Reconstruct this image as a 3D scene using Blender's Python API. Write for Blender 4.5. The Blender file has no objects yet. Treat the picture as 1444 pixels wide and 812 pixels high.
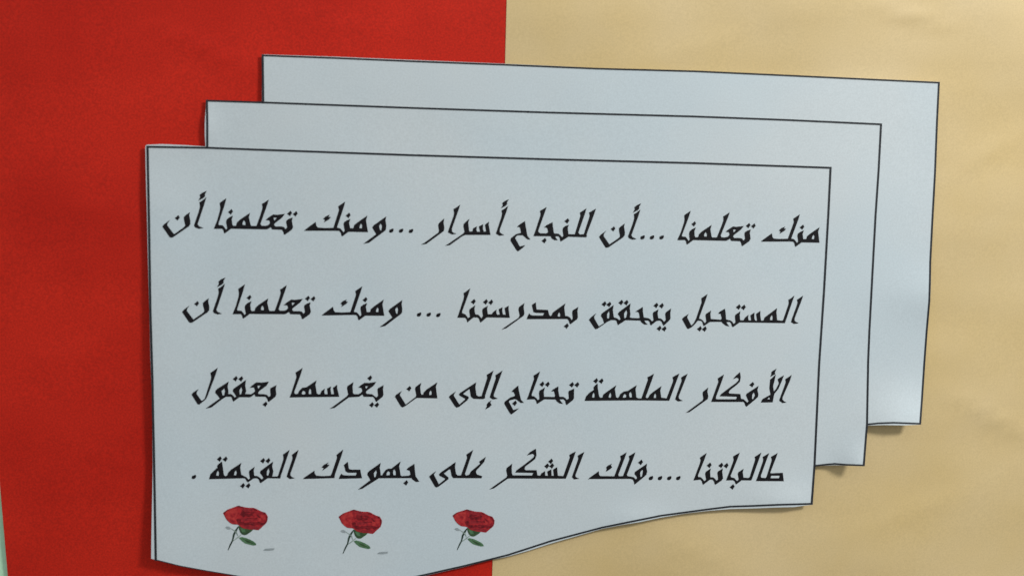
import bpy, math
from mathutils import Vector, Matrix, noise
from mathutils.geometry import delaunay_2d_cdt

# ---------------------------------------------------------------- camera
scene = bpy.context.scene
COL = scene.collection
PXW, PXH, F = 1444.0, 812.0, 1250.0          # photograph size and focal length in pixels
S = 0.00045                                   # metres on the wall per photo pixel (straight ahead)
right_c = Vector((15900, 334, F)).normalized()     # the wall's right / down axes seen by the camera
down_c = Vector((-277, 13584, F)).normalized()
down_c = (down_c - right_c * right_c.dot(down_c)).normalized()
norm_c = right_c.cross(down_c)

def to_world(v):
    return Vector((right_c.dot(v), norm_c.dot(v), -down_c.dot(v)))

fwd = to_world(Vector((0, 0, 1)))
CENTRE = Vector((0, 0, 1.5))
CAM = CENTRE - fwd * (F * S)
ex, ey, ez = to_world(Vector((1, 0, 0))), to_world(Vector((0, -1, 0))), to_world(Vector((0, 0, -1)))
cam_data = bpy.data.cameras.new('camera')
cam = bpy.data.objects.new('camera', cam_data)
COL.objects.link(cam)
mw = Matrix(((ex.x, ey.x, ez.x, CAM.x), (ex.y, ey.y, ez.y, CAM.y), (ex.z, ey.z, ez.z, CAM.z), (0, 0, 0, 1)))
cam.matrix_world = mw
cam_data.sensor_width = 36
cam_data.lens = F / PXW * 36
cam_data.clip_start = 0.02
cam_data.clip_end = 50
cam_data.dof.use_dof = True
cam_data.dof.focus_distance = 0.60
cam_data.dof.aperture_fstop = 4.8
scene.camera = cam

# ---------------------------------------------------------------- light
world = bpy.data.worlds.new("World")
scene.world = world
world.use_nodes = True
bg = world.node_tree.nodes['Background']
# a plain room around the board: pale ceiling, mid walls, darker floor
wn = world.node_tree
wtc = wn.nodes.new('ShaderNodeTexCoord'); wsep = wn.nodes.new('ShaderNodeSeparateXYZ')
wmr = wn.nodes.new('ShaderNodeMapRange'); wmr.interpolation_type = 'SMOOTHSTEP'
wmr.inputs['From Min'].default_value = -0.55; wmr.inputs['From Max'].default_value = 0.5
wmr.inputs['To Min'].default_value = 0.10; wmr.inputs['To Max'].default_value = 0.70
wn.links.new(wtc.outputs['Generated'], wsep.inputs[0]); wn.links.new(wsep.outputs['Z'], wmr.inputs['Value'])
wn.links.new(wmr.outputs['Result'], bg.inputs[1])
bg.inputs[0].default_value = (0.97, 1.0, 1.0, 1)

ld = bpy.data.lights.new('ceiling_light', 'AREA')
ld.shape = 'RECTANGLE'
ld.size, ld.size_y = 0.28, 0.21
ld.energy = 19.3
ld.color = (1.0, 0.985, 0.95)
lamp = bpy.data.objects.new('ceiling_light', ld)
LDIR = Vector((26, -21, 18)).normalized()
lamp.location = Vector((-0.10, 0, 1.52)) + LDIR * 1.72
lamp.rotation_euler = (-LDIR).to_track_quat('-Z', 'Y').to_euler()
COL.objects.link(lamp)

vs = scene.view_settings
vs.view_transform = 'Standard'
vs.look = 'None'
vs.exposure = 0
vs.gamma = 1

# ---------------------------------------------------------------- geometry helpers
def ray_point(u, v, h):
    """point of the photograph on a surface standing h photo-pixels proud of the backing paper"""
    d = to_world(Vector((u - PXW / 2, v - PXH / 2, F)))
    t = (-h * S - CAM.y) / d.y
    return CAM + d * t

def sstep(x):
    x = max(0.0, min(1.0, x))
    return x * x * (3 - 2 * x)

def gauss(u, v, cu, cv, ru, rv):
    return math.exp(-((u - cu) / ru) ** 2 - ((v - cv) / rv) ** 2)

def backing_h(u, v):
    """the loosely stuck backing papers: broad shallow buckles"""
    p = Vector((u / 210.0, v / 150.0, 3.1))
    n = noise.noise(p) * 2.4 + noise.noise(Vector((u / 95.0 + 7, v / 70.0, 9.3))) * 0.55
    n += noise.noise(Vector((u / 600.0, v / 38.0, 1.7))) * 0.35
    amp = 1.0 if u > 705 else 0.72
    r = sstep((u - 700) / 160.0)
    fold = 1.5 * math.exp(-(((v - 62) - 0.42 * (u - 270)) / 13.0) ** 2 - ((u - 290) / 75.0) ** 2)
    fold += 0.9 * math.exp(-(((v - 655) - 0.3 * (u - 190)) / 12.0) ** 2 - ((u - 170) / 60.0) ** 2)
    for cu, cv, sl, w, L, a in ((1285, 22, 0.25, 13, 60, 1.6), (1395, 215, -0.6, 16, 60, 1.3), (1405, 590, 0.5, 15, 70, 1.4),
                                (1000, 60, -0.3, 14, 90, 0.8), (1290, 720, -0.35, 16, 90, 1.2), (980, 775, 0.4, 14, 60, 0.8),
                                (150, 300, 0.2, 15, 90, 0.7), (90, 500, -0.3, 14, 60, 0.7), (480, 35, 0.15, 14, 80, 0.7)):
        fold += a * math.exp(-(((v - cv) - sl * (u - cu)) / w) ** 2 - ((u - cu) / L) ** 2)
    return -3.4 - 2.4 * r + n * (1.35 + 0.75 * r) + fold

def low_edge(u):
    pts = [(213, 789), (336, 812), (520, 826), (600, 811), (716, 783), (850, 744), (1000, 718), (1145, 711)]
    for (a, b), (c, d) in zip(pts, pts[1:]):
        if u <= c:
            return b + (d - b) * (u - a) / (c - a)
    return 711

def poster_h(u, v):
    h = 0.9
    h += 4.2 * sstep(1 - (u - 205) / 110.0) * sstep((v - 212) / 90.0)
    e = low_edge(u)
    h += 5.0 * sstep((v - 560) / 270.0) * sstep((640 - u) / 260.0)
    h += 17.0 * gauss(u, v, 1280, 616, 62, 56)
    h += 15.0 * gauss(u, v, 1216, 672, 32, 40)
    h += 4.5 * gauss(u, v, 1110, 712, 45, 26)
    h += 2.5 * gauss(u, v, 900, 735, 45, 22)
    h += 4.5 * gauss(u, v, 1322, 420, 60, 36)
    h += 2.4 * gauss(u, v, 286, 178, 18, 24)
    h += 1.2 * (0.5 + noise.noise(Vector((u / 230.0, v / 170.0, 20.0)))) + 0.5 * (0.5 + noise.noise(Vector((u / 90.0, v / 80.0, 5.0))))
    return h

def surf_normal(u, v, hfun):
    e = 3.0
    a = ray_point(u + e, v, hfun(u + e, v)) - ray_point(u - e, v, hfun(u - e, v))
    b = ray_point(u, v + e, hfun(u, v + e)) - ray_point(u, v - e, hfun(u, v - e))
    n = a.cross(b).normalized()
    return n if n.y < 0 else -n

def inside(pt, poly):
    x, y = pt
    w = 0
    n = len(poly)
    x0, y0 = poly[-1]
    for x1, y1 in poly:
        if y0 <= y:
            if y1 > y and (x1 - x0) * (y - y0) - (x - x0) * (y1 - y0) > 0:
                w += 1
        elif y1 <= y and (x1 - x0) * (y - y0) - (x - x0) * (y1 - y0) < 0:
            w -= 1
        x0, y0 = x1, y1
    return w != 0

def bbox(poly):
    xs = [p[0] for p in poly]; ys = [p[1] for p in poly]
    return min(xs), min(ys), max(xs), max(ys)

def resample(poly, step, closed=True):
    out = []
    n = len(poly)
    for i in range(n if closed else n - 1):
        a, b = poly[i], poly[(i + 1) % n]
        k = max(1, int(math.hypot(b[0] - a[0], b[1] - a[1]) / step))
        for j in range(k):
            t = j / k
            out.append((a[0] + (b[0] - a[0]) * t, a[1] + (b[1] - a[1]) * t))
    if not closed:
        out.append(poly[-1])
    return out

def triangulate(polys, step):
    """polys: list of (outline, value); value None cuts a hole. Later ones win. Returns verts, tris, values."""
    verts, edges = [], []
    boxes = []
    for poly, val in polys:
        rp = resample(poly, step)
        k = len(verts)
        verts += [Vector(p) for p in rp]
        edges += [(k + i, k + (i + 1) % len(rp)) for i in range(len(rp))]
        boxes.append((poly, val, bbox(poly)))
    x0 = min(b[2][0] for b in boxes); y0 = min(b[2][1] for b in boxes)
    x1 = max(b[2][2] for b in boxes); y1 = max(b[2][3] for b in boxes)
    gx = math.floor(x0 / step) * step
    while gx <= x1:
        gy = math.floor(y0 / step) * step
        while gy <= y1:
            p = (gx + 0.013, gy + 0.017)
            if any(v is not None and b[0] <= p[0] <= b[2] and b[1] <= p[1] <= b[3] and inside(p, q) for q, v, b in boxes):
                verts.append(Vector(p))
            gy += step
        gx += step
    r = delaunay_2d_cdt(verts, edges, [], 0, 1e-4, False)
    vo, fo = r[0], r[2]
    tris, vals = [], []
    for f in fo:
        c = ((vo[f[0]].x + vo[f[1]].x + vo[f[2]].x) / 3, (vo[f[0]].y + vo[f[1]].y + vo[f[2]].y) / 3)
        val = None
        for poly, v, b in boxes:
            if b[0] <= c[0] <= b[2] and b[1] <= c[1] <= b[3] and inside(c, poly):
                val = v
        if val is not None:
            tris.append(tuple(f)); vals.append(val)
    used = sorted({i for t in tris for i in t})
    m = {i: k for k, i in enumerate(used)}
    return [(vo[i].x, vo[i].y) for i in used], [tuple(m[i] for i in t) for t in tris], vals

def link_mesh(name, verts, faces, mats, idx=None, parent=None, label=None, smooth=False):
    me = bpy.data.meshes.new(name)
    me.from_pydata(verts, [], faces)
    for m in mats:
        me.materials.append(m)
    if idx:
        me.polygons.foreach_set('material_index', idx)
    if smooth:
        me.polygons.foreach_set('use_smooth', [True] * len(me.polygons))
    me.update()
    o = bpy.data.objects.new(name, me)
    COL.objects.link(o)
    if parent is not None:
        o.parent = parent
        o.matrix_parent_inverse = parent.matrix_world.inverted()
    if label:
        o['label'] = label
    return o

def sheet(name, outline, hfun, mat, thick, step, parent=None, label=None):
    """a real sheet of paper: front face following hfun, back face, cut edge"""
    vs2, tris, _ = triangulate([(outline, 0)], step)
    top = [ray_point(u, v, hfun(u, v)) for u, v in vs2]
    n = len(top)
    bot = [p + Vector((0, thick, 0)) for p in top]
    faces = []
    cnt = {}
    for t in tris:
        a, b, c = (Vector((top[i].x, top[i].z)) for i in t)
        if (b - a).cross(c - a) < 0:
            t = (t[0], t[2], t[1])
        faces.append(t)
        faces.append((t[0] + n, t[2] + n, t[1] + n))
        for e in ((t[0], t[1]), (t[1], t[2]), (t[2], t[0])):
            if (e[1], e[0]) in cnt:
                del cnt[(e[1], e[0])]
            else:
                cnt[e] = 1
    nflat = len(faces)
    verts = top + bot
    rim = {}
    def dup(i):                       # the cut edge has its own vertices, so the faces shade flat right up to it
        if i not in rim:
            rim[i] = len(verts)
            verts.append(verts[i].copy())
        return rim[i]
    for a, b in cnt:
        faces.append((dup(b), dup(a), dup(a + n), dup(b + n)))
    o = link_mesh(name, verts, faces, [mat], None, parent, label)
    nrm = [surf_normal(u, v, hfun) for u, v in vs2]
    ln = []
    for i, p in enumerate(o.data.polygons):
        p.use_smooth = True
        for vi in p.vertices:
            ln.append(p.normal.copy() if i >= nflat else (nrm[vi] if vi < n else -nrm[vi - n]))
    o.data.normals_split_custom_set(ln)
    return o

def print_on(name, polys, mats, lift, step=9.0, parent=None, label=None):
    """flat ink on the poster, following its surface. polys: (outline, material index or None)"""
    vs2, tris, vals = triangulate(polys, step)
    verts = [ray_point(u, v, poster_h(u, v)) + Vector((0, -lift, 0)) for u, v in vs2]
    faces = []
    for t in tris:
        a, b, c = (Vector((verts[i].x, verts[i].z)) for i in t)
        if (b - a).cross(c - a) < 0:
            t = (t[0], t[2], t[1])
        faces.append(t)
    o = link_mesh(name, verts, faces, mats, vals, parent, label, smooth=True)
    o.data.normals_split_custom_set_from_vertices([surf_normal(u, v, poster_h) for u, v in vs2])
    return o

def ribbon(line, width, closed=False):
    width *= 1.18
    out = []
    n = len(line)
    for i in range(n if closed else n - 1):
        a, b = Vector(line[i]), Vector(line[(i + 1) % n])
        d = (b - a).normalized()
        q = Vector((-d.y, d.x)) * width / 2
        a2, b2 = a - d * width * 0.45, b + d * width * 0.45
        out.append(([tuple(a2 + q), tuple(b2 + q), tuple(b2 - q), tuple(a2 - q)], 0))
    return out

def tapered(line, widths):
    out = []
    L, R = [], []
    for i, p in enumerate(line):
        a = Vector(line[max(0, i - 1)]); b = Vector(line[min(len(line) - 1, i + 1)])
        d = (b - a).normalized(); q = Vector((-d.y, d.x)) * widths[i] / 2
        L.append(tuple(Vector(p) + q)); R.append(tuple(Vector(p) - q))
    return L + R[::-1]

# ---------------------------------------------------------------- materials
def paper_material(name, colour, colour2, grain_scale=2200, grain=0.10, mottling=0.5, rough=0.75, bump=0.25, spec=0.2, weave=0.0):
    m = bpy.data.materials.new(name)
    m.use_nodes = True
    nt = m.node_tree
    b = nt.nodes['Principled BSDF']
    b.inputs['Roughness'].default_value = rough
    b.inputs['Specular IOR Level'].default_value = spec
    tc = nt.nodes.new('ShaderNodeTexCoord')
    n1 = nt.nodes.new('ShaderNodeTexNoise'); n1.inputs['Scale'].default_value = 9; n1.inputs['Detail'].default_value = 5
    n2 = nt.nodes.new('ShaderNodeTexNoise'); n2.inputs['Scale'].default_value = grain_scale; n2.inputs['Detail'].default_value = 2
    nt.links.new(tc.outputs['Object'], n1.inputs['Vector'])
    nt.links.new(tc.outputs['Object'], n2.inputs['Vector'])
    mix = nt.nodes.new('ShaderNodeMix'); mix.data_type = 'RGBA'
    mix.inputs['A'].default_value = (*colour, 1); mix.inputs['B'].default_value = (*colour2, 1)
    mr = nt.nodes.new('ShaderNodeMapRange')
    mr.inputs['From Min'].default_value = 0.5 - 0.25 / max(mottling, .01) * 0.5
    mr.inputs['From Max'].default_value = 0.5 + 0.25 / max(mottling, .01) * 0.5
    nt.links.new(n1.outputs['Fac'], mr.inputs['Value'])
    nt.links.new(mr.outputs['Result'], mix.inputs['Factor'])
    # fine grain multiplies the colour a little
    g = nt.nodes.new('ShaderNodeMapRange')
    g.inputs['From Min'].default_value = 0.3; g.inputs['From Max'].default_value = 0.7
    g.inputs['To Min'].default_value = 1 - grain; g.inputs['To Max'].default_value = 1 + grain
    nt.links.new(n2.outputs['Fac'], g.inputs['Value'])
    vm = nt.nodes.new('ShaderNodeVectorMath'); vm.operation = 'SCALE'
    nt.links.new(mix.outputs['Result'], vm.inputs[0])
    nt.links.new(g.outputs['Result'], vm.inputs['Scale'])
    nt.links.new(vm.outputs[0], b.inputs['Base Color'])
    bp = nt.nodes.new('ShaderNodeBump'); bp.inputs['Strength'].default_value = bump; bp.inputs['Distance'].default_value = 0.0004
    n3 = nt.nodes.new('ShaderNodeTexNoise'); n3.inputs['Scale'].default_value = 420; n3.inputs['Detail'].default_value = 3
    nt.links.new(tc.outputs['Object'], n3.inputs['Vector'])
    nt.links.new(n3.outputs['Fac'], bp.inputs['Height'])
    nt.links.new(bp.outputs['Normal'], b.inputs['Normal'])
    return m

M_RED = paper_material('red_paper', (0.475, 0.011, 0.0025), (0.56, 0.017, 0.005), 900, 0.17, 1.2, 0.75, 0.10, 0.25)
M_BEIGE = paper_material('beige_paper', (0.625, 0.468, 0.215), (0.655, 0.508, 0.272), 1000, 0.06, 0.9, 0.6, 0.05, 0.45)
M_WHITE = paper_material('white_paper', (0.545, 0.628, 0.672), (0.575, 0.638, 0.668), 1000, 0.05, 1.0, 0.6, 0.04, 0.35)
M_GREEN = paper_material('green_wall_paint', (0.50, 0.80, 0.55), (0.54, 0.83, 0.60), 500, 0.04, 0.5, 0.6, 0.5, 0.3)

def ink(name, c, c2=None, scale=450, rough=0.55):
    m = bpy.data.materials.new(name)
    m.use_nodes = True
    nt = m.node_tree
    b = nt.nodes['Principled BSDF']
    b.inputs['Roughness'].default_value = rough
    b.inputs['Specular IOR Level'].default_value = 0.2
    c2 = c2 or tuple(x * 1.35 for x in c)
    n = nt.nodes.new('ShaderNodeTexNoise'); n.inputs['Scale'].default_value = scale; n.inputs['Detail'].default_value = 3
    tc = nt.nodes.new('ShaderNodeTexCoord'); nt.links.new(tc.outputs['Object'], n.inputs['Vector'])
    mix = nt.nodes.new('ShaderNodeMix'); mix.data_type = 'RGBA'
    mix.inputs['A'].default_value = (*c, 1); mix.inputs['B'].default_value = (*c2, 1)
    mr = nt.nodes.new('ShaderNodeMapRange'); mr.inputs['From Min'].default_value = 0.35; mr.inputs['From Max'].default_value = 0.65
    nt.links.new(n.outputs['Fac'], mr.inputs['Value']); nt.links.new(mr.outputs['Result'], mix.inputs['Factor'])
    nt.links.new(mix.outputs['Result'], b.inputs['Base Color'])
    return m

M_INK = ink('black_ink', (0.0045, 0.004, 0.006), (0.009, 0.008, 0.010))
M_LINE = ink('black_outline_ink', (0.018, 0.020, 0.025), (0.03, 0.034, 0.04))
M_R1 = ink('rose_red_print', (0.42, 0.024, 0.028), (0.24, 0.012, 0.020), 600)
M_R2 = ink('rose_dark_red_print', (0.23, 0.012, 0.018), (0.10, 0.006, 0.010), 600)
M_R3 = ink('rose_light_red_print', (0.48, 0.042, 0.040), (0.34, 0.022, 0.026), 600)
M_R4 = ink('rose_soft_red_print', (0.32, 0.024, 0.030), (0.20, 0.014, 0.022), 600)
M_G1 = ink('leaf_green_print', (0.055, 0.13, 0.060), (0.10, 0.21, 0.11))
M_G2 = ink('sepal_green_print', (0.028, 0.060, 0.028), (0.050, 0.095, 0.040))
M_G3 = ink('pale_leaf_print', (0.19, 0.26, 0.22), (0.30, 0.37, 0.33))
M_G4 = ink('stem_print', (0.020, 0.035, 0.030), (0.035, 0.065, 0.045))
M_GREY = ink('grey_print', (0.24, 0.28, 0.30), (0.36, 0.41, 0.43), 900)

# ---------------------------------------------------------------- wall and backing papers
def tag(o, label=None, cat=None, group=None, kind=None):
    if label: o['label'] = label
    if cat: o['category'] = cat
    if group: o['group'] = group
    if kind: o['kind'] = kind

wy = 10 * S
wv = [(-1.6, wy, 0.4), (1.6, wy, 0.4), (1.6, wy, 2.6), (-1.6, wy, 2.6)]
wall_v, wall_f = [], []
N = 24
for j in range(N + 1):
    for i in range(N + 1):
        x, z = -1.6 + 3.2 * i / N, 0.4 + 2.2 * j / N
        wall_v.append((x, wy + 0.0006 * noise.noise(Vector((x * 2, z * 2, 0))), z))
for j in range(N):
    for i in range(N):
        a = j * (N + 1) + i
        wall_f.append((a, a + 1, a + N + 2, a + N + 1))
wall = link_mesh('wall', wall_v, wall_f, [M_GREEN], smooth=True)
wall['kind'] = 'structure'

red_outline = [(-72, -260), (-52, -20), (-30, 300), (-4, 640), (11, 812), (24, 960), (34, 1080),
               (400, 1086), (760, 1082), (760, 700), (764, 300), (768, -260), (300, -266)]
red = sheet('backing_paper', red_outline, lambda u, v: backing_h(u, v) - 0.7, M_RED, 0.0003, 15)
tag(red, 'red backing paper covering the left half of the board behind the white printed poster', 'backing paper')
beige_outline = [(720.5, -260), (714.6, 0), (712.2, 92), (704.0, 400), (694.8, 790), (694.0, 812), (688, 1080),
                 (1200, 1084), (1720, 1080), (1724, 500), (1718, -260), (1200, -264)]
beige = sheet('backing_paper', beige_outline, backing_h, M_BEIGE, 0.0003, 15)
tag(beige, 'pale beige backing paper on the right half, slightly buckled, meeting the red paper', 'backing paper')

# ---------------------------------------------------------------- the poster
poster = bpy.data.objects.new('poster', None)
COL.objects.link(poster)
poster.location = ray_point(690, 450, 0)
poster.empty_display_size = 0.05
tag(poster, 'white cut-out poster of three overlapping pages with black Arabic lettering and three red roses', 'poster')
bpy.context.view_layer.update()

# outline lines as printed (photo positions of the line's middle)
FT = [(208.2, 207.2), (291.6, 208.6), (435, 213.8), (580, 219), (774, 224.8), (980, 230.2), (1171.2, 236.8)]
FR = [(1171.2, 236.8), (1168.2, 300), (1162, 410), (1155.2, 512), (1148.6, 655), (1144.6, 709.7)]
FB = [(1144.6, 709.7), (1097, 711), (1061, 712.6), (1030, 713.6), (1000, 717.2), (932.4, 726.3), (849.3, 743),
      (777.3, 762), (716.3, 781.7), (655.4, 797), (600, 809.5), (560, 818), (520, 823), (460, 823.5), (400, 819.5),
      (336.5, 811.6), (290.8, 804), (254.8, 797.4), (219.8, 788.6)]
FL = [(219.8, 788.6), (219, 740), (218, 684), (217.2, 640), (216, 587), (215, 534), (212.2, 438), (210.2, 310), (209.4, 270), (208.7, 235.4), (208.2, 207.2)]
MT = [(291.8, 142.3), (371, 144.8), (580, 152.5), (774, 159), (980, 164.6), (1110, 169.5), (1242.4, 175.6)]
MR = [(1242.4, 175.6), (1239, 240), (1234.6, 305), (1229.5, 400), (1226, 466), (1224.2, 510), (1222.6, 597), (1218, 655.6)]
MB = [(1218, 655.6), (1193.6, 654.8), (1177, 653.4), (1165, 654.4), (1148.8, 656.2)]
ML = [(292.4, 208.6), (292.4, 175), (291.8, 142.3)]
BT = [(370.4, 78.6), (470, 82.2), (580, 86.8), (712.4, 91.8), (840.4, 97.2), (980, 101), (1097, 106.3), (1324, 117)]
BR = [(1324, 117), (1321.3, 171.4), (1318.4, 246), (1315.2, 303), (1311.8, 369), (1311.2, 400), (1310.4, 425), (1306.8, 466), (1303.4, 512), (1300, 563.7), (1297.6, 597)]
BB = [(1297.6, 597), (1260, 595.6), (1238, 596.4), (1222.7, 598)]
BL = [(371.2, 144.8), (370.8, 110), (370.4, 78.6)]

front_outline = ([(204.9, 206), (207, 204.2), (230, 203.4), (262, 204.8), (291, 206.8), (292.4, 208.6)] + FT[2:] +
                 [(1168.2, 300), (1162, 410), (1155.2, 512), (1148.6, 655), (1149.4, 656), (1146.2, 711.2)] +
                 [(1134, 712.4), (1120, 714.4), (1097, 715), (1061, 716.4), (1030, 717.2), (1000, 719.6), (966, 723.6), (932.4, 729.2), (900, 736),
                  (878, 739.4), (849.3, 745), (777.3, 765.6), (745, 776), (716.3, 784), (690, 789.6), (655.4, 798.6), (600, 811.2), (560, 819.6), (520, 824.6),
                  (460, 825), (400, 820.6), (336.5, 812.4), (290.8, 804.8), (254.8, 798.2), (222, 789.4), (213.2, 787.2)] +
                 [(213.4, 760), (214.2, 720), (214.9, 684), (215.2, 655), (214.8, 620), (214, 560), (211.9, 500), (210.4, 438), (208.4, 360), (207.4, 310),
                  (206.3, 270), (205.4, 235)])
middle_outline = ([(290.2, 142), (291, 141), (330, 142.2), (371.2, 143.6)] + MT[1:] + [(1239, 240), (1234.6, 305), (1229.5, 400), (1226, 466), (1224.2, 510), (1222.6, 597), (1223.6, 599), (1219.4, 657)] +
                  [(1193.6, 656.2), (1177, 655.4), (1165, 656), (1149.2, 657.2), (1148.6, 655)] + FR[4:0:-1] + FT[::-1][:-1] +
                  [(289.8, 207.4), (288.7, 190), (288.9, 172), (290.1, 152)])
back_outline = ([(369, 78), (370, 77), (420, 78.6), (470, 80.2), (580, 84.8), (712.4, 90.2), (840.4, 96), (980, 99.8), (1097, 105.1), (1325.2, 115.7)] +
                [(1322.6, 171.4), (1319.8, 246), (1316.6, 303), (1313.2, 369), (1312.8, 400), (1311.9, 425), (1308.2, 466), (1304.8, 512), (1301.4, 563.7), (1298.9, 598.4)] +
                [(1275, 599.4), (1260, 599.2), (1245, 599), (1232, 599.4), (1223.2, 599.6), (1222.6, 597)] + MR[5:0:-1] + MT[::-1][:-1] + [(369.3, 143.6), (369.2, 110)])

front = sheet('page', front_outline, poster_h, M_WHITE, 0.00022, 9, poster, 'front page carrying the four lines of lettering')
middle = sheet('page', middle_outline, poster_h, M_WHITE, 0.00022, 6, poster, 'blank middle page showing as a strip above and right of the front page')
back = sheet('page', back_outline, poster_h, M_WHITE, 0.00022, 6, poster, 'blank rear page showing as the outermost strip')

print_on('outline_line', ribbon(FT, 2.3) + ribbon(FR, 2.4) + ribbon(FB[:-5], 2.1) + ribbon(FB[-6:], 1.0) + ribbon(FL, 2.7), [M_LINE], 0.00019, 5, front)
print_on('outline_line', ribbon(MT, 2.2) + ribbon(MR, 2.3) + ribbon(MB, 2.0) + ribbon(ML, 2.6), [M_LINE], 0.00016, 5, middle)
print_on('outline_line', ribbon(BT, 2.0) + ribbon(BR, 2.2) + ribbon(BB, 2.0) + ribbon(BL, 2.7), [M_LINE], 0.00013, 5, back)

# ---------------------------------------------------------------- lettering
# outlines are given at nine times photo size, each relative to its own origin; 'h' marks a counter (hole)
K = 1444 / 160.0
def P(s):
    v = [float(x) for x in s.replace(',', ' ').split()]
    return list(zip(v[::2], v[1::2]))

def D(cx, cy):      # a lozenge letter dot
    return [(cx + 12, cy - 36), (cx + 20, cy - 22), (cx + 31, cy - 4), (cx + 20, cy + 10), (cx + 3, cy + 36), (cx - 8, cy + 24), (cx - 34, cy + 4), (cx - 12, cy - 14)]

def E(cx, cy):      # a full stop
    return [(cx + 19, cy - 27), (cx + 29, cy - 16), (cx + 25, cy + 4), (cx + 12, cy + 22), (cx - 10, cy + 28), (cx - 26, cy + 22), (cx - 30, cy + 8), (cx - 22, cy - 12), (cx - 2, cy - 20)]

AN = dict(f=['130,492 150,465 225,405 190,450 187,478 275,592 395,508 418,485 420,470 405,410 402,372 430,345 474,312 466,350 480,420 480,460 460,490 415,520 262,625 240,630 222,625',
             '600,185 640,160 684,122 660,200 590,410 572,462 590,488 645,510 590,517 545,500 532,478 545,440 590,310 608,240 605,205',
             '690,40 665,80 668,105 650,125 588,160 612,118 604,90 640,62'], h=[], d=[(318, 381)])
TAALAMNA = dict(f=['262,135 240,215 160,458 168,476 215,478 238,503 258,535 278,515 264,438 268,408 300,378 345,355 330,400 338,468 350,485 390,483 402,442 440,405 562,322 548,375 570,470 582,487 650,485 700,345 725,265 726,240 720,205 748,190 800,152 785,205 735,345 695,460 712,484 765,485 800,475 822,450 818,425 805,410 768,408 800,380 860,340 905,345 1005,333 970,378 875,452 868,475 890,493 960,492 995,500 1018,530 1040,500 1028,440 1032,415 1062,395 1105,380 1095,420 1110,500 1095,530 1010,592 998,590 992,560 972,530 850,526 830,496 790,521 770,525 500,520 325,516 245,575 237,572 230,540 212,517 108,518 150,415 185,290 190,250 182,192 210,172'],
                h=['490,408 508,440 508,475 470,470 470,440', '866,375 908,380 875,418 868,400'], d=[(318, 305), (1070, 325), (1142, 330)])
MINKA = dict(f=['40,498 60,480 180,392 190,440 210,462 300,468 410,465 475,262 482,235 472,190 500,172 555,133 540,190 460,430 450,462 490,470 515,495 535,525 555,500 540,420 545,395 575,372 620,352 605,400 620,470 665,470 675,430 710,400 837,310 820,370 845,515 600,510 522,568 512,560 505,525 485,500 440,497',
                '362,296 340,325 370,328 352,352 288,394 305,362 282,350 310,320'], h=['760,405 775,430 772,470 738,468 742,440'], d=[(597, 305)])
WA = dict(f=['905,458 925,430 1077,322 1068,370 1078,430 1075,480 1060,500 860,650 788,666 855,620 955,545 945,525 915,478'], h=['1012,405 1028,440 1018,500 1000,490 988,440'], d=[])

def grow(poly, d):
    """the ink bleeds a little past the drawn outline"""
    n = len(poly)
    area = sum(poly[i - 1][0] * poly[i][1] - poly[i][0] * poly[i - 1][1] for i in range(n))
    sg = 1 if area > 0 else -1
    out = []
    for i in range(n):
        a, b, c = Vector(poly[i - 1]), Vector(poly[i]), Vector(poly[(i + 1) % n])
        if (b - a).length < 1e-6 or (c - b).length < 1e-6:
            out.append(poly[i]); continue
        d1, d2 = (b - a).normalized(), (c - b).normalized()
        n1, n2 = Vector((d1.y, -d1.x)) * sg, Vector((d2.y, -d2.x)) * sg
        m = n1 + n2
        if m.length < 0.5:
            out.append(tuple(b + m * d)); continue
        m.normalize()
        out.append(tuple(b + m * d / max(0.5, m.dot(n1))))
    return out

def affine(src, dst):
    """least-squares affine map from point pairs"""
    n = len(src)
    A = Matrix(((0, 0, 0), (0, 0, 0), (0, 0, 0)))
    bx, by = Vector((0, 0, 0)), Vector((0, 0, 0))
    for (x, y), (u, v) in zip(src, dst):
        r = Vector((x, y, 1))
        for i in range(3):
            for j in range(3):
                A[i][j] += r[i] * r[j]
        bx += r * u; by += r * v
    Ai = A.inverted()
    cx, cy = Ai @ bx, Ai @ by
    return lambda p: (cx.x * p[0] + cx.y * p[1] + cx.z, cy.x * p[0] + cy.y * p[1] + cy.z)

def word(text, origin, f=(), h=(), d=(), e=(), mp=None, name='word', tweak=1.0):
    fn = mp or (lambda p: p)
    g = lambda poly: [(origin[0] + fn(p)[0] / K, origin[1] + fn(p)[1] / K) for p in poly]
    polys = [(grow(g(P(s)), 0.32), 0) for s in f]
    polys += [(grow(g(P(s)), -0.12), None) for s in h]
    polys += [(g(D(*c)), 0) for c in d]
    polys += [(g(E(*c)), 0) for c in e]
    return print_on(name, polys, [M_INK], 0.00014, 9, front, text)

A_S = [(130, 492), (240, 630), (472, 315), (682, 125), (645, 510), (690, 40), (318, 381)]
T_S = [(262, 135), (108, 518), (1005, 592), (1142, 330), (800, 152), (318, 305), (562, 322)]
M_S = [(40, 498), (555, 135), (520, 568), (845, 515), (835, 312), (597, 305)]
W_S = M_S + [(1075, 325), (790, 665)]

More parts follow.
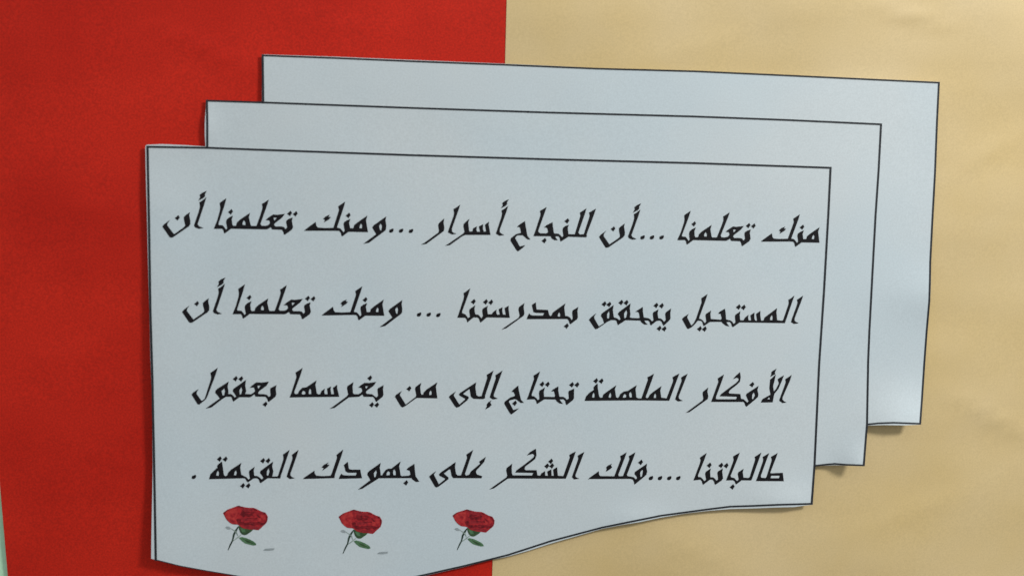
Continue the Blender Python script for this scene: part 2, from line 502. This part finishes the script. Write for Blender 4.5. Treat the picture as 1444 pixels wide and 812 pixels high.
# first line
word('printed word أن, first line, far left', (215, 265), **AN)
word('printed word تعلمنا, first line, beside أن at the left', (290, 265), **TAALAMNA)
word('printed word ومنك, first line', (425, 270), f=MINKA['f'] + WA['f'], h=MINKA['h'] + WA['h'], d=MINKA['d'])
word('three dots after ومنك, first line', (425, 270), e=[(1146, 498), (1270, 498), (1396, 502)], name='ellipsis')
word('printed word أسرار, first line', (590, 275), f=[
    '327,303 318,350 328,420 322,455 290,480 100,620 33,632 85,605 255,480 265,460 255,390 260,365 290,335',
    '450,180 480,165 530,126 510,185 425,425 425,462 440,480 485,492 430,500 380,475 385,450 450,270 458,225',
    '647,307 632,350 642,450 650,468 690,465 700,425 742,403 735,440 745,470 790,470 772,402 822,376 818,430 830,470 865,465 850,380 896,343 892,380 915,505 600,505 560,520 400,635 343,645 400,610 575,490 590,465 575,395 580,370 610,340',
    '1060,200 1090,182 1140,143 1120,205 1035,435 1032,470 1050,490 1090,510 1030,515 990,490 1000,460 1060,280 1068,235',
    '1147,58 1125,95 1128,115 1105,140 1055,165 1078,130 1070,105 1100,80'])
word('printed word للنجاح, first line', (700, 275), f=[
    '362,335 367,380 392,520 430,565 397,562 337,510 267,510 242,535 237,550 297,658 362,640 337,668 275,715 257,700 182,580 187,550 252,500 317,482 307,430 297,405 267,405 292,380',
    '637,156 615,215 530,455 535,475 560,490 640,490 662,470 650,425 635,410 610,412 640,385 712,350 715,390 730,490 790,495 815,515 835,540 855,520 845,450 850,420 880,395 918,383 905,420 915,500 1000,502 1065,290 1072,265 1065,225 1090,210 1143,173 1125,235 1040,480 1060,505 1115,500 1180,300 1190,265 1182,225 1210,210 1264,177 1245,235 1145,500 1150,525 1140,535 915,528 820,590 815,580 808,545 790,522 748,522 755,550 778,572 740,572 705,550 692,522 475,520 500,455 560,270 565,240 557,205 590,185'],
    d=[(898, 330), (608, 580)])
word('printed word أن, first line, between للنجاح and the dots', (830, 280), mp=affine(A_S, [(133, 488), (232, 628), (458, 322), (660, 150), (605, 512), (660, 65), (313, 383)]), **AN)
word('three dots right of أن, first line', (830, 280), e=[(688, 493), (808, 493), (930, 493)], name='ellipsis')
word('printed word تعلمنا, first line, second from the right', (940, 280), mp=affine(T_S, [(308, 158), (140, 522), (965, 603), (1105, 343), (800, 178), (345, 325), (565, 345)]), **TAALAMNA)
word('printed word منك opening the first line', (1030, 280), mp=affine(M_S, [(390, 548), (882, 205), (832, 610), (1130, 555), (1125, 378), (915, 357)]), **MINKA)

# second line
word('printed word أن, second line, far left', (240, 385), mp=affine(A_S, [(152, 490), (262, 635), (492, 325), (693, 145), (655, 512), (698, 58), (340, 388)]), **AN)
word('printed word تعلمنا, second line', (320, 390), mp=affine(T_S, [(228, 105), (75, 470), (965, 540), (1095, 280), (760, 105), (282, 268), (525, 280)]), **TAALAMNA)
word('printed word ومنك, second line', (450, 390), mp=affine(W_S, [(38, 492), (545, 128), (508, 552), (825, 492), (820, 300), (583, 290), (1057, 302), (770, 640)]),
     f=MINKA['f'] + WA['f'], h=MINKA['h'] + WA['h'], d=MINKA['d'])
word('three dots, second line', (580, 390), e=[(100, 480), (223, 481), (345, 487)], name='ellipsis')
word('printed word بمدرستنا, second line', (580, 390), f=[
    '747,153 725,220 645,440 645,465 685,480 705,505 722,530 750,510 740,440 745,415 812,366 800,410 812,480 850,485 875,510 890,535 915,500 905,440 910,410 972,373 962,410 972,480 1025,480 1045,450 1082,423 1080,460 1090,485 1130,485 1115,415 1157,393 1155,440 1165,485 1205,485 1190,400 1237,373 1235,410 1250,520 960,515 882,580 872,560 862,530 840,515 790,515 715,577 708,550 690,520 590,518 610,460 668,285 675,250 668,210 700,190',
    '1437,340 1427,385 1437,465 1427,495 1212,650 1147,675 1182,650 1367,525 1382,495 1367,420 1372,390 1402,365',
    '1582,330 1587,385 1592,420 1682,423 1737,425 1752,485 1767,503 1787,495 1802,460 1832,435 1959,343 1944,390 1957,500 1992,505 2022,525 2037,555 2057,535 2050,455 2057,430 2122,388 2112,435 2117,515 2107,540 2027,600 2017,595 2007,560 1987,535 1472,537 1487,495 1502,470 1512,485 1542,495 1677,497 1697,460 1587,457 1557,447 1547,405 1537,360'],
    h=['1882,450 1897,480 1892,510 1862,505 1867,475'],
    d=[(790, 318), (945, 320), (1012, 325), (1974, 627)])
word('printed word يتحقق, second line', (820, 400), f=[
    '98,458 120,430 187,373 160,415 160,440 220,545 290,500 275,450 250,410 255,385 280,365 407,273 395,330 405,400 410,430 450,440 480,465 500,450 490,420 480,405 465,385 480,360 622,253 612,310 620,390 610,425 640,438 730,440 745,435 735,375 720,355 690,355 720,335 777,298 778,350 790,430 850,440 875,455 895,480 920,465 910,390 915,365 977,328 965,375 975,440 1010,445 1035,465 1050,490 1075,460 1068,385 1075,365 1137,318 1128,370 1130,440 1115,465 1045,530 1035,515 1020,480 1000,465 955,470 885,525 875,515 870,485 850,465 795,465 810,490 838,517 800,515 765,490 750,465 560,460 465,522 458,505 450,475 430,460 380,458 330,480 200,570 180,575 165,560'],
    h=['350,345 358,380 352,440 325,440 325,385', '572,330 582,370 570,430 545,440 540,380'],
    d=[(288, 257), (350, 262), (502, 238), (568, 240), (948, 275), (1018, 280), (988, 567), (1052, 572)])
word('printed word المستحيل opening the second line', (910, 400), f=[
    '470,450 490,425 552,383 530,420 535,440 585,535 620,500 650,440 718,240 718,220 715,185 745,165 789,133 770,190 690,410 680,445 715,455 735,475 755,505 778,480 768,400 775,385 834,343 825,385 832,450 960,460 975,440 960,380 930,378 950,355 1010,320 1018,360 1025,455 1085,470 1105,485 1122,515 1150,490 1143,415 1150,395 1207,353 1198,400 1205,465 1250,468 1272,430 1310,398 1305,440 1315,468 1350,468 1340,400 1386,370 1384,430 1395,470 1425,470 1412,385 1462,348 1460,400 1470,470 1505,470 1520,430 1560,400 1674,313 1665,360 1675,465 1740,472 1756,462 1822,270 1828,240 1822,205 1850,190 1894,153 1870,220 1780,480 1775,497 1200,488 1115,548 1105,540 1095,505 1075,482 1030,485 1038,505 1065,540 1025,530 985,500 970,480 820,482 745,535 738,520 725,480 705,468 665,465 640,500 590,550 545,572 530,560',
    '2006,153 1982,220 1897,440 1897,470 1912,485 1947,500 1892,508 1857,485 1867,450 1932,270 1940,235 1932,205 1962,185'],
    h=['1612,395 1622,425 1617,465 1585,460 1590,425'], d=[(690, 572), (752, 575), (1185, 295), (1248, 300)])

# third line
word('printed word بعقول, third line, far left', (260, 510), f=[
    '422,78 400,150 290,440 270,475 190,540 170,535 95,415 115,390 182,343 155,385 155,410 220,500 260,470 275,430 340,225 345,195 335,140 365,120',
    '562,253 548,310 560,380 555,410 590,410 615,425 640,455 665,440 640,400 618,370 625,345 782,233 772,300 785,370 770,410 850,412 880,395 905,370 890,325 870,322 835,328 860,305 915,262 985,265 1072,253 1045,300 950,370 935,395 945,410 1010,412 1050,420 1075,450 1100,430 1095,350 1100,335 1170,298 1160,345 1168,410 1158,440 1075,505 1065,500 1060,475 1035,440 907,438 893,408 850,440 830,447 700,445 625,502 615,480 605,450 590,440 530,440 480,470 345,575 273,593 320,560 455,465 430,430 395,390 400,365 420,345'],
    h=['510,335 520,370 508,425 485,425 472,370', '728,315 738,360 725,410 705,415 700,360', '930,300 972,300 945,340 935,330'],
    d=[(650, 213), (720, 215), (1028, 537)])
word('printed word يغرسها, third line', (390, 510), f=[
    '330,78 305,160 225,375 225,400 245,412 275,405 290,370 330,330 380,325 507,238 492,290 510,400 530,415 560,410 575,370 612,343 605,380 612,412 655,412 645,340 692,313 685,350 695,412 735,412 722,330 770,293 768,330 795,440 170,448 190,400 255,200 255,180 245,135 280,115',
    '977,260 965,310 970,395 985,412 1045,412 1075,395 1095,370 1085,335 1070,325 1045,325 1070,300 1120,268 1180,270 1264,256 1235,300 1145,365 1135,385 1145,408 1215,412 1250,440 1270,455 1295,430 1287,350 1295,335 1360,298 1352,345 1358,410 1348,440 1270,505 1262,495 1250,465 1230,442 1110,440 1095,410 1050,440 920,448 740,580 673,596 720,570 895,440 915,415 900,335 905,310 940,285'],
    h=['345,365 365,378 370,405 350,415 320,410 325,380', '425,338 440,355 445,405 418,412 408,405 412,365', '1130,305 1165,310 1145,340 1132,330'],
    d=[(1187, 205), (1210, 545), (1275, 547)])
word('printed word من, third line', (520, 510), f=[
    '335,440 355,415 422,368 395,410 395,425 470,545 600,445 608,420 592,345 598,320 667,268 652,320 660,400 672,420 695,415 705,385 740,350 870,263 852,315 870,460 620,455 600,460 455,565 430,575 410,562'],
    h=['790,358 802,385 800,420 768,420 772,385'], d=[(512, 340)])
word('printed word إلى, third line', (620, 510), f=[
    '120,445 145,420 207,373 178,415 180,435 250,545 320,485 330,468 255,425 248,410 270,390 462,263 452,320 465,420 490,440 535,438 600,230 608,205 602,165 635,145 682,113 660,180 575,430 575,460 550,470 430,465 400,440 385,350 380,340 300,400 300,412 360,440 370,458 345,490 245,570 215,578 195,560',
    '797,113 770,185 685,420 690,445 735,465 680,475 640,450 650,415 710,230 718,205 712,170 745,150',
    '662,486 640,515 658,545 630,575 583,601 605,560 600,545 620,515'])
word('printed word تحتاج, third line', (700, 510), f=[
    '275,305 285,370 310,480 345,518 310,518 255,475 230,470 170,485 155,505 215,615 287,588 240,628 190,665 170,645 102,530 110,505 175,455 235,435 240,420 220,380 195,378 220,350',
    '554,123 530,190 445,415 450,435 480,440 510,465 525,490 550,470 545,395 550,370 614,328 600,380 605,445 740,448 750,430 735,370 700,372 725,350 787,313 785,365 800,445 850,445 875,460 895,485 925,465 918,385 925,370 987,343 985,390 985,460 970,485 895,545 885,530 878,495 855,472 800,475 815,500 845,530 805,525 770,500 755,475 610,472 518,532 512,515 505,490 485,472 390,475 410,430 470,250 482,220 475,175 510,155'],
    d=[(232, 525), (580, 283), (650, 285), (958, 290), (1025, 290)])
word('printed word الملهمة, third line', (820, 515), f=[
    '43,447 60,395 100,350 160,310 155,280 175,255 202,233 205,290 222,395 240,412 268,410 280,370 320,340 442,253 422,300 438,405 460,415 480,400 495,365 540,332 590,325 700,253 685,300 695,405 720,420 765,420 840,205 848,185 842,150 875,135 920,108 895,180 820,385 815,408 835,420 855,405 870,375 910,340 1014,266 1000,320 1012,410 1085,420 1165,210 1170,190 1162,150 1195,130 1242,106 1215,175 1120,430 1115,445 650,440',
    '1347,108 1320,175 1235,390 1235,415 1250,432 1285,448 1230,455 1195,430 1205,395 1270,215 1278,190 1270,155 1300,135'],
    h=['155,340 168,370 165,410 135,405 138,375', '368,340 380,375 375,410 345,408 350,375', '548,360 570,375 568,405 525,412 530,385', '625,335 640,360 642,405 615,408 605,380 608,350', '938,350 950,375 948,415 918,412 922,385'],
    d=[(182, 195), (250, 198)])
word('printed word الأفكار opening the third line', (960, 515), f=[
    '347,283 335,330 348,390 340,425 110,590 63,601 110,570 280,445 290,420 280,360 285,335',
    '547,118 525,185 445,400 445,425 465,432 705,432 718,395 500,388 515,365 600,300 700,228 738,190 738,165 715,152 665,172 700,135 752,88 760,150 750,205 710,245 625,310 605,345 620,358 755,365 765,425 800,432 830,460 850,475 865,455 845,410 832,380 840,360 987,263 972,310 985,370 978,400 940,435 835,522 825,510 815,480 800,460 390,460 405,420 470,240 482,210 472,165 505,145',
    '1023,468 1040,430 1110,390 1145,372 1130,290 1140,180 1165,160 1207,118 1188,200 1172,260 1182,335 1215,300 1245,240 1250,220 1235,175 1265,155 1310,128 1285,190 1240,295 1190,357 1180,390 1168,465',
    '1217,43 1195,85 1198,110 1175,122 1138,145 1155,115 1155,85 1180,65',
    '1410,123 1385,195 1295,400 1290,430 1310,455 1345,470 1295,475 1255,445 1265,415 1330,240 1338,210 1332,175 1365,155'],
    h=['930,340 945,380 920,430 905,425 908,370', '1100,428 1128,400 1135,432'], d=[(905, 243)])

# fourth line
word('full stop ending the fourth line', (260, 620), e=[(123, 468)], name='full_stop')
word('printed word القيمة, fourth line, far left', (260, 620), f=[
    '318,494 335,435 375,395 425,350 420,325 445,300 477,278 485,330 500,440 515,460 545,455 560,415 600,375 724,293 708,345 722,440 760,460 790,475 815,505 838,490 825,410 830,390 892,343 880,390 888,455 930,460 960,480 985,505 1010,480 990,450 965,415 975,390 1127,278 1115,335 1130,400 1120,450 1110,465 1185,465 1197,450 1262,250 1265,225 1258,185 1295,160 1337,128 1312,200 1225,455 1220,485 1060,482 970,545 962,535 950,500 925,482 880,485 810,535 795,520 780,490 760,482',
    '1451,128 1428,200 1348,425 1348,452 1368,470 1403,485 1343,492 1305,465 1313,435 1373,255 1381,225 1371,190 1403,165'],
    h=['430,385 442,415 438,455 405,450 412,415', '658,380 668,410 660,450 630,445 638,410', '1075,355 1085,400 1070,450 1048,450 1050,395'],
    d=[(447, 240), (520, 242), (998, 262), (1065, 262), (742, 580), (812, 580)])
word('printed word جهودك, fourth line', (400, 620), f=[
    '243,497 270,475 390,393 395,430 415,455 500,460 600,455 615,425 678,240 682,215 675,190 705,165 757,123 735,195 650,440 645,480 250,492',
    '572,283 548,315 580,315 555,345 493,387 515,350 485,348 510,320',
    '815,280 822,330 830,370 860,378 975,378 980,420 995,482 705,490 720,455 735,430 750,445 790,452 920,452 935,412 820,412 790,395 780,350 768,320 790,300',
    '1234,293 1220,350 1232,420 1232,450 1257,450 1272,420 1302,380 1332,365 1372,365 1488,273 1467,330 1487,450 1502,460 1592,455 1617,440 1607,390 1567,375 1592,350 1662,305 1667,380 1677,460 1722,525 1687,530 1642,500 1627,480 1212,482 1002,615 945,631 987,600 1107,510 1097,490 1067,440 1072,415 1097,390'],
    h=['1177,380 1187,410 1172,470 1152,470 1147,420', '1332,392 1354,410 1352,445 1307,450 1312,415', '1412,370 1427,400 1430,445 1397,448 1392,420 1394,385'],
    d=[(1555, 543)])
word('printed word على, fourth line', (595, 620), f=[
    '95,465 120,440 182,393 150,435 155,450 215,565 290,505 300,490 225,450 220,435 245,410 427,283 418,345 432,430 455,452 500,450 570,250 578,225 568,185 600,165 650,128 625,195 545,430 560,455 605,440 625,400 680,355 745,300 730,275 765,250 810,218 790,275 760,310 690,385 685,410 700,440 765,460 755,482 400,480 380,455 365,375 350,368 275,425 335,475 335,495 210,590 180,600 165,585'])
word('printed word الشكر, fourth line', (680, 620), f=[
    '380,303 372,350 375,420 385,450 635,452 655,415 425,410 440,385 530,320 620,250 660,215 665,190 645,172 573,192 610,155 681,113 688,195 670,240 625,275 545,335 535,370 555,385 690,385 700,450 740,455 755,425 797,398 800,455 840,455 830,400 877,375 880,455 915,455 905,375 950,348 960,455 1035,460 1110,245 1118,220 1110,190 1145,170 1187,148 1165,215 1070,470 1060,488 340,485 320,490 150,610 88,629 140,595 310,475 322,450 308,385 315,355',
    '1297,153 1270,220 1185,440 1185,465 1200,478 1235,490 1170,497 1145,470 1155,440 1215,270 1225,235 1218,200 1250,180'],
    d=[(872, 270), (822, 330), (885, 328)])
word('printed word فلك, fourth line', (815, 620), f=[
    '123,506 150,480 262,400 268,445 285,460 465,462 540,265 548,240 540,205 575,185 617,158 590,235 510,440 520,462 575,460 650,265 658,240 650,205 685,185 729,158 700,235 620,440 630,460 680,468 710,475 730,500 755,490 750,465 722,430 728,405 877,303 868,350 878,400 870,435 840,465 730,555 720,560 715,530 700,500 670,490 140,492',
    '437,298 415,320 432,345 405,370 356,399 370,365 360,350 385,325'],
    h=['825,375 828,400 815,465 795,470 790,420 800,395'], d=[(797, 283)])
word('four dots, fourth line', (815, 620), e=[(930, 482), (1045, 482), (1163, 482), (1278, 482)], name='ellipsis')
word('printed word طالباتنا opening the fourth line', (960, 620), f=[
    '327,168 300,240 215,450 220,470 255,475 280,500 298,525 325,505 312,430 320,405 380,363 370,405 375,475 410,475 435,495 452,520 478,500 468,420 475,400 532,363 525,410 535,485 520,510 440,565 432,555 425,525 405,500 370,500 285,565 278,550 270,520 250,500 165,510 185,460 248,290 255,255 245,225 280,200',
    '747,163 720,235 630,455 640,475 680,485 715,525 740,500 728,430 735,410 797,368 785,410 795,478 860,485 880,470 945,265 950,240 942,215 975,195 1022,163 995,235 905,490 895,510 775,508 705,560 697,550 690,525 665,508 580,510 600,460 668,280 675,250 668,210 700,190',
    '1122,168 1095,235 1015,455 1020,480 1080,485 1095,465 1155,275 1160,245 1150,215 1185,195 1230,168 1205,235 1135,415 1150,425 1295,418 1308,520 960,518 985,455 1045,280 1052,250 1045,215 1080,195'],
    h=['1150,452 1260,452 1250,485 1140,485'], d=[(362, 320), (510, 322), (577, 325), (655, 595)])

# ---------------------------------------------------------------- the three printed roses
R_S = [(315, 205), (375, 675), (880, 250), (735, 610), (510, 112)]
FLOWER = [
    ('312,205 330,190 370,160 440,135 480,122 512,112 560,124 600,133 640,138 700,138 735,150 765,168 810,188 850,198 868,225 882,252 878,290 865,330 840,355 810,380 785,405 765,422 735,420 705,415 640,412 560,395 500,352 460,350 428,346 395,325 372,305 350,280 335,248', 0),
    ('330,200 380,170 450,150 490,150 500,200 480,260 500,300 490,340 430,338 385,310 350,265', 2),
    ('500,130 560,135 640,150 700,150 700,175 640,185 560,180 510,165', 3),
    ('515,180 540,188 560,172 590,186 620,184 660,192 700,180 712,205 690,226 700,240 660,250 640,262 600,246 570,256 545,236 520,230 532,205', 1),
    ('505,150 530,140 548,165 540,215 520,225 508,190', 0),
    ('625,196 660,205 655,215 610,208', 0),
    ('480,285 520,270 545,290 540,320 505,345 490,320', 1),
    ('545,270 620,275 690,265 700,290 620,305 560,310', 3),
    ('505,330 540,318 600,330 650,312 700,322 760,318 815,335 850,320 835,348 790,366 745,356 700,372 650,352 600,366 540,360', 1),
    ('640,330 690,330 700,342 660,345', 3),
    ('575,300 640,312 690,300 730,318 690,322 620,322', 0),
    ('710,190 780,200 840,225 862,260 850,310 800,330 745,310 725,250', 0),
    ('790,215 835,235 850,270 825,300 800,260', 2),
    ('735,260 790,275 800,310 760,315', 2),
    ('700,145 745,165 745,180 705,172', 1),
    ('810,192 852,200 858,222 838,226', 1),
    ('560,365 640,372 700,368 780,385 750,412 700,408 620,405', 3),
    ('470,122 512,110 560,126 545,136 505,130', 1),
    ('316,205 345,180 380,160 372,176 340,200 336,225', 1),
    ('850,225 878,250 876,285 862,330 848,335 862,290', 1),
    ('400,230 440,205 470,215 455,250 430,270', 0),
    ('395,300 440,290 480,315 470,335 430,330', 0),
    ('600,268 650,262 700,272 745,262 760,285 720,280 660,282', 1),
    ('735,215 770,235 790,262 772,268 745,240', 1),
]
GREENS = {
    'sepal': [('508,368 545,375 600,395 700,410 672,440 640,462 610,482 585,486 555,478 530,450 515,410', 1), ('530,395 590,410 600,450 560,450', 0)],
    'leaf': [('513,520 545,508 600,520 655,542 705,568 730,592 735,612 700,618 640,605 590,590 550,560', 0), ('560,530 640,560 715,600 630,585', 1)],
}
def rose(origin, dst, label, dash):
    fn = affine(R_S, dst)
    g = lambda poly: [(origin[0] + fn(p)[0] / K, origin[1] + fn(p)[1] / K) for p in poly]
    r = print_on('rose', [(g(P(s)), i) for s, i in FLOWER], [M_R1, M_R2, M_R3, M_R4], 0.00018, 6, poster, label)
    print_on('sepal', [(g(P(s)), i) for s, i in GREENS['sepal']], [M_G1, M_G2], 0.00014, 6, r)
    print_on('leaf', [(g(P(s)), i) for s, i in GREENS['leaf']], [M_G1, M_G2], 0.00015, 6, r)
    stem = tapered([(508, 378), (475, 430), (450, 480), (435, 550), (405, 610), (374, 680)], [14, 26, 25, 17, 18, 8])
    twig = tapered([(545, 478), (500, 515), (440, 562)], [6, 13, 6])
    print_on('stem', [(g(stem), 0), (g(twig), 1)], [M_G4, M_G3], 0.00012, 6, r)
    small = P('338,392 355,375 385,375 412,395 405,412 370,412')
    wisp = tapered([(410, 400), (450, 425), (485, 455), (500, 500)], [4, 9, 14, 4])
    print_on('leaf', [(g(small), 0), (g(wisp), 1)], [M_GREY, M_G3], 0.00016, 6, r, 'faint small leaf')
    if dash:
        print_on('smudge', [(g(P('820,682 850,658 900,655 965,652 960,675 900,686')), 0)], [M_GREY], 0.00012, 6, r)
    return r
rose((280, 700), R_S, 'printed rose nearest the left edge', True)
rose((440, 700), [(340, 255), (398, 715), (892, 300), (740, 655), (532, 160)], 'printed rose in the middle of the row', True)
rose((600, 700), [(338, 250), (412, 660), (882, 295), (732, 635), (535, 150)], 'printed rose at the right end of the row', False)
